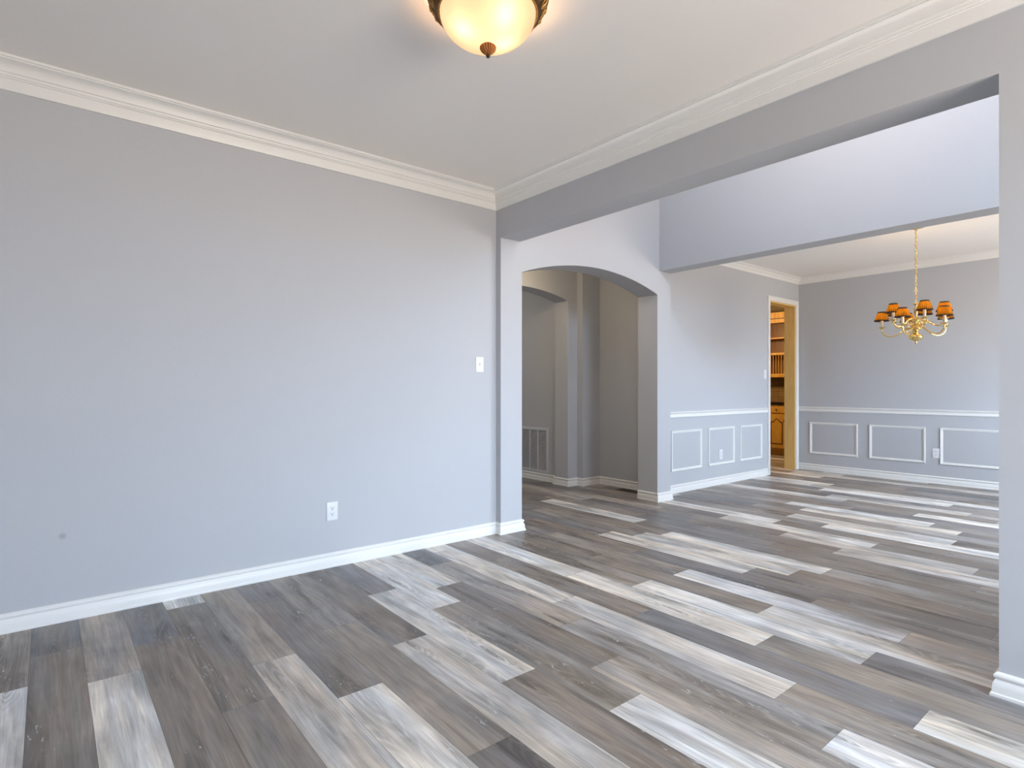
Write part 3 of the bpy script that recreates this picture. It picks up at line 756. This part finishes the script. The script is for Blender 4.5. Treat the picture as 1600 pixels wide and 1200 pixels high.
lamp('bowl_spill', (0, 0, -0.034), 18.5, (1.0, 0.59, 0.29), 0.015, t)

# ------------------------------------------------------------------ chandelier
HX, HY = 6.555, 1.825
t = thing('chandelier', 'brass chandelier with ten small amber pleated shades hanging from a chain', 'chandelier', (HX, HY, ZC))
Z = lambda z: z - ZC
MB().lathe([(0, 0), (0.072, 0), (0.074, -0.004), (0.066, -0.010), (0.040, -0.016), (0.016, -0.022), (0.010, -0.030), (0, -0.032)], seg=40).build('canopy', M_brass, t, smooth=True)
m = MB(); ztop, zbot = -0.030, Z(2.005); n_link = 22; step = (ztop - zbot) / n_link
for i in range(n_link):
    z = ztop - (i + 0.5) * step; pts = []
    for q in range(12):
        a = 2 * PI * q / 12; u = 0.0085 * math.cos(a); v = (step * 0.5 + 0.005) * math.sin(a)
        pts.append((u, 0.0, z + v) if i % 2 else (0.0, u, z + v))
    m.tube(pts, 0.0024, seg=6, closed=True)
m.tube([(0.004 * math.sin(i * 0.9), 0.004 * math.cos(i * 0.9), ztop - (ztop - zbot) * i / 40) for i in range(41)], 0.0018, seg=6)
m.build('chain', M_brass, t, smooth=True, angle=80)
m = MB()
col = [(0, 2.005), (0.008, 2.003), (0.010, 1.995), (0.024, 1.988), (0.026, 1.982), (0.012, 1.975), (0.009, 1.962), (0.013, 1.950), (0.017, 1.935), (0.017, 1.90), (0.012, 1.872),
       (0.010, 1.860), (0.020, 1.852), (0.030, 1.842), (0.036, 1.828), (0.034, 1.812), (0.020, 1.798), (0.014, 1.786), (0.022, 1.776), (0.040, 1.766), (0.046, 1.752),
       (0.046, 1.738), (0.036, 1.726), (0.020, 1.715), (0.018, 1.702), (0.030, 1.692), (0.050, 1.680), (0.060, 1.664), (0.058, 1.650), (0.044, 1.636), (0.024, 1.627),
       (0.012, 1.622), (0.009, 1.614), (0.013, 1.606), (0.010, 1.598), (0, 1.594)]
m.lathe([(r, Z(z)) for r, z in col], seg=36)
body = m.build('central_column', M_brass, t, smooth=True, angle=50)
m = MB()
for i in range(5):                         # small scroll ornaments on the column
    a = 2 * PI * i / 5 + 0.9
    pts = []
    for q in range(14):
        th = -PI * 0.5 + q / 13 * 1.9 * PI; rr = 0.026 * (1 - 0.45 * q / 13)
        r = 0.060 + rr * math.cos(th); z = 1.800 + rr * math.sin(th)
        pts.append((r * math.cos(a), r * math.sin(a), Z(z)))
    m.tube([(0.018 * math.cos(a), 0.018 * math.sin(a), Z(1.785))] + pts, 0.0042, seg=8)
m.build('scroll_ornament', M_brass, body, smooth=True, angle=80)

def smooth_path(pts, n=8):
    out = []; P = [Vector(p) for p in pts]; P = [P[0] * 2 - P[1]] + P + [P[-1] * 2 - P[-2]]
    for i in range(1, len(P) - 2):
        for q in range(n):
            s = q / n; a, b, c, d = P[i - 1], P[i], P[i + 1], P[i + 2]
            out.append(0.5 * ((2 * b) + (c - a) * s + (2 * a - 5 * b + 4 * c - d) * s * s + (3 * b - a - 3 * c + d) * s ** 3))
    out.append(P[-2]); return out
def make_arm(kind):
    if kind == 'low':
        R, zc = 0.280, 1.761
        pts = [(0.034, 0, 1.735), (0.055, 0, 1.752), (0.085, 0, 1.742), (0.125, 0, 1.706), (0.170, 0, 1.682), (0.215, 0, 1.676), (0.255, 0, 1.694), (0.277, 0, 1.728), (R, 0, zc)]
    else:
        R, zc = 0.220, 1.821
        pts = [(0.026, 0, 1.826), (0.045, 0, 1.838), (0.075, 0, 1.828), (0.105, 0, 1.796), (0.138, 0, 1.772), (0.170, 0, 1.764), (0.200, 0, 1.774), (0.217, 0, 1.798), (R, 0, zc)]
    arm = MB().tube(smooth_path([(x, y, Z(z)) for x, y, z in pts]), 0.0062, seg=10).build('arm', M_brass, t, smooth=True, angle=80)
    c = (R, 0, Z(zc))
    MB().lathe([(0, -0.010), (0.008, -0.009), (0.012, -0.003), (0.022, 0.001), (0.036, 0.006), (0.038, 0.010), (0.034, 0.010), (0.014, 0.006), (0.012, 0.018), (0, 0.018)], seg=24).build('drip_pan', M_brass, arm, loc=c, smooth=True, angle=50)
    MB().lathe([(0, 0.012), (0.0125, 0.012), (0.0125, 0.092), (0.010, 0.095), (0, 0.095)], seg=18).build('candle_sleeve', M_candle, arm, loc=c, smooth=True, angle=50)
    MB().lathe([(0, 0.095), (0.006, 0.096), (0.0095, 0.108), (0.008, 0.122), (0.003, 0.136), (0, 0.139)], seg=14).build('bulb', M_bulb, arm, loc=c, smooth=True)
    # shade: gathered cone, dark ribbon at both rims
    m = MB(); z0, z1, r0, r1 = 0.072, 0.166, 0.068, 0.036
    fr_ = [0, 0.12, 0.30, 0.5, 0.7, 0.86, 1.0]
    prof = [(r0 + (r1 - r0) * f, z0 + (z1 - z0) * f) for f in fr_]
    m.lathe(prof, seg=72, mi=[1, 0, 0, 0, 0, 1], wob=lambda a: 0.012 * math.cos(36 * a))
    sh = m.build('lamp_shade', [M_shade, M_shade_trim], arm, loc=c, smooth=True, angle=80)
    return arm, R, zc
def place_arms(kind, phis):
    arm, R, zc = make_arm(kind)
    for i, ph in enumerate(phis):
        a = math.radians(ph)
        if i == 0: o = arm
        else:
            o = arm.copy(); COL.objects.link(o); o.parent = t
            for ch in list(arm.children):
                d = ch.copy(); COL.objects.link(d); d.parent = o
        o.rotation_euler = (0, 0, a)
        lamp('candle_glow', (R * math.cos(a), R * math.sin(a), Z(zc + 0.118)), 1.4, (1.0, 0.66, 0.32), 0.012, t)
place_arms('low', [30 + 72 * i for i in range(5)])
place_arms('high', [69 + 72 * i for i in range(5)])
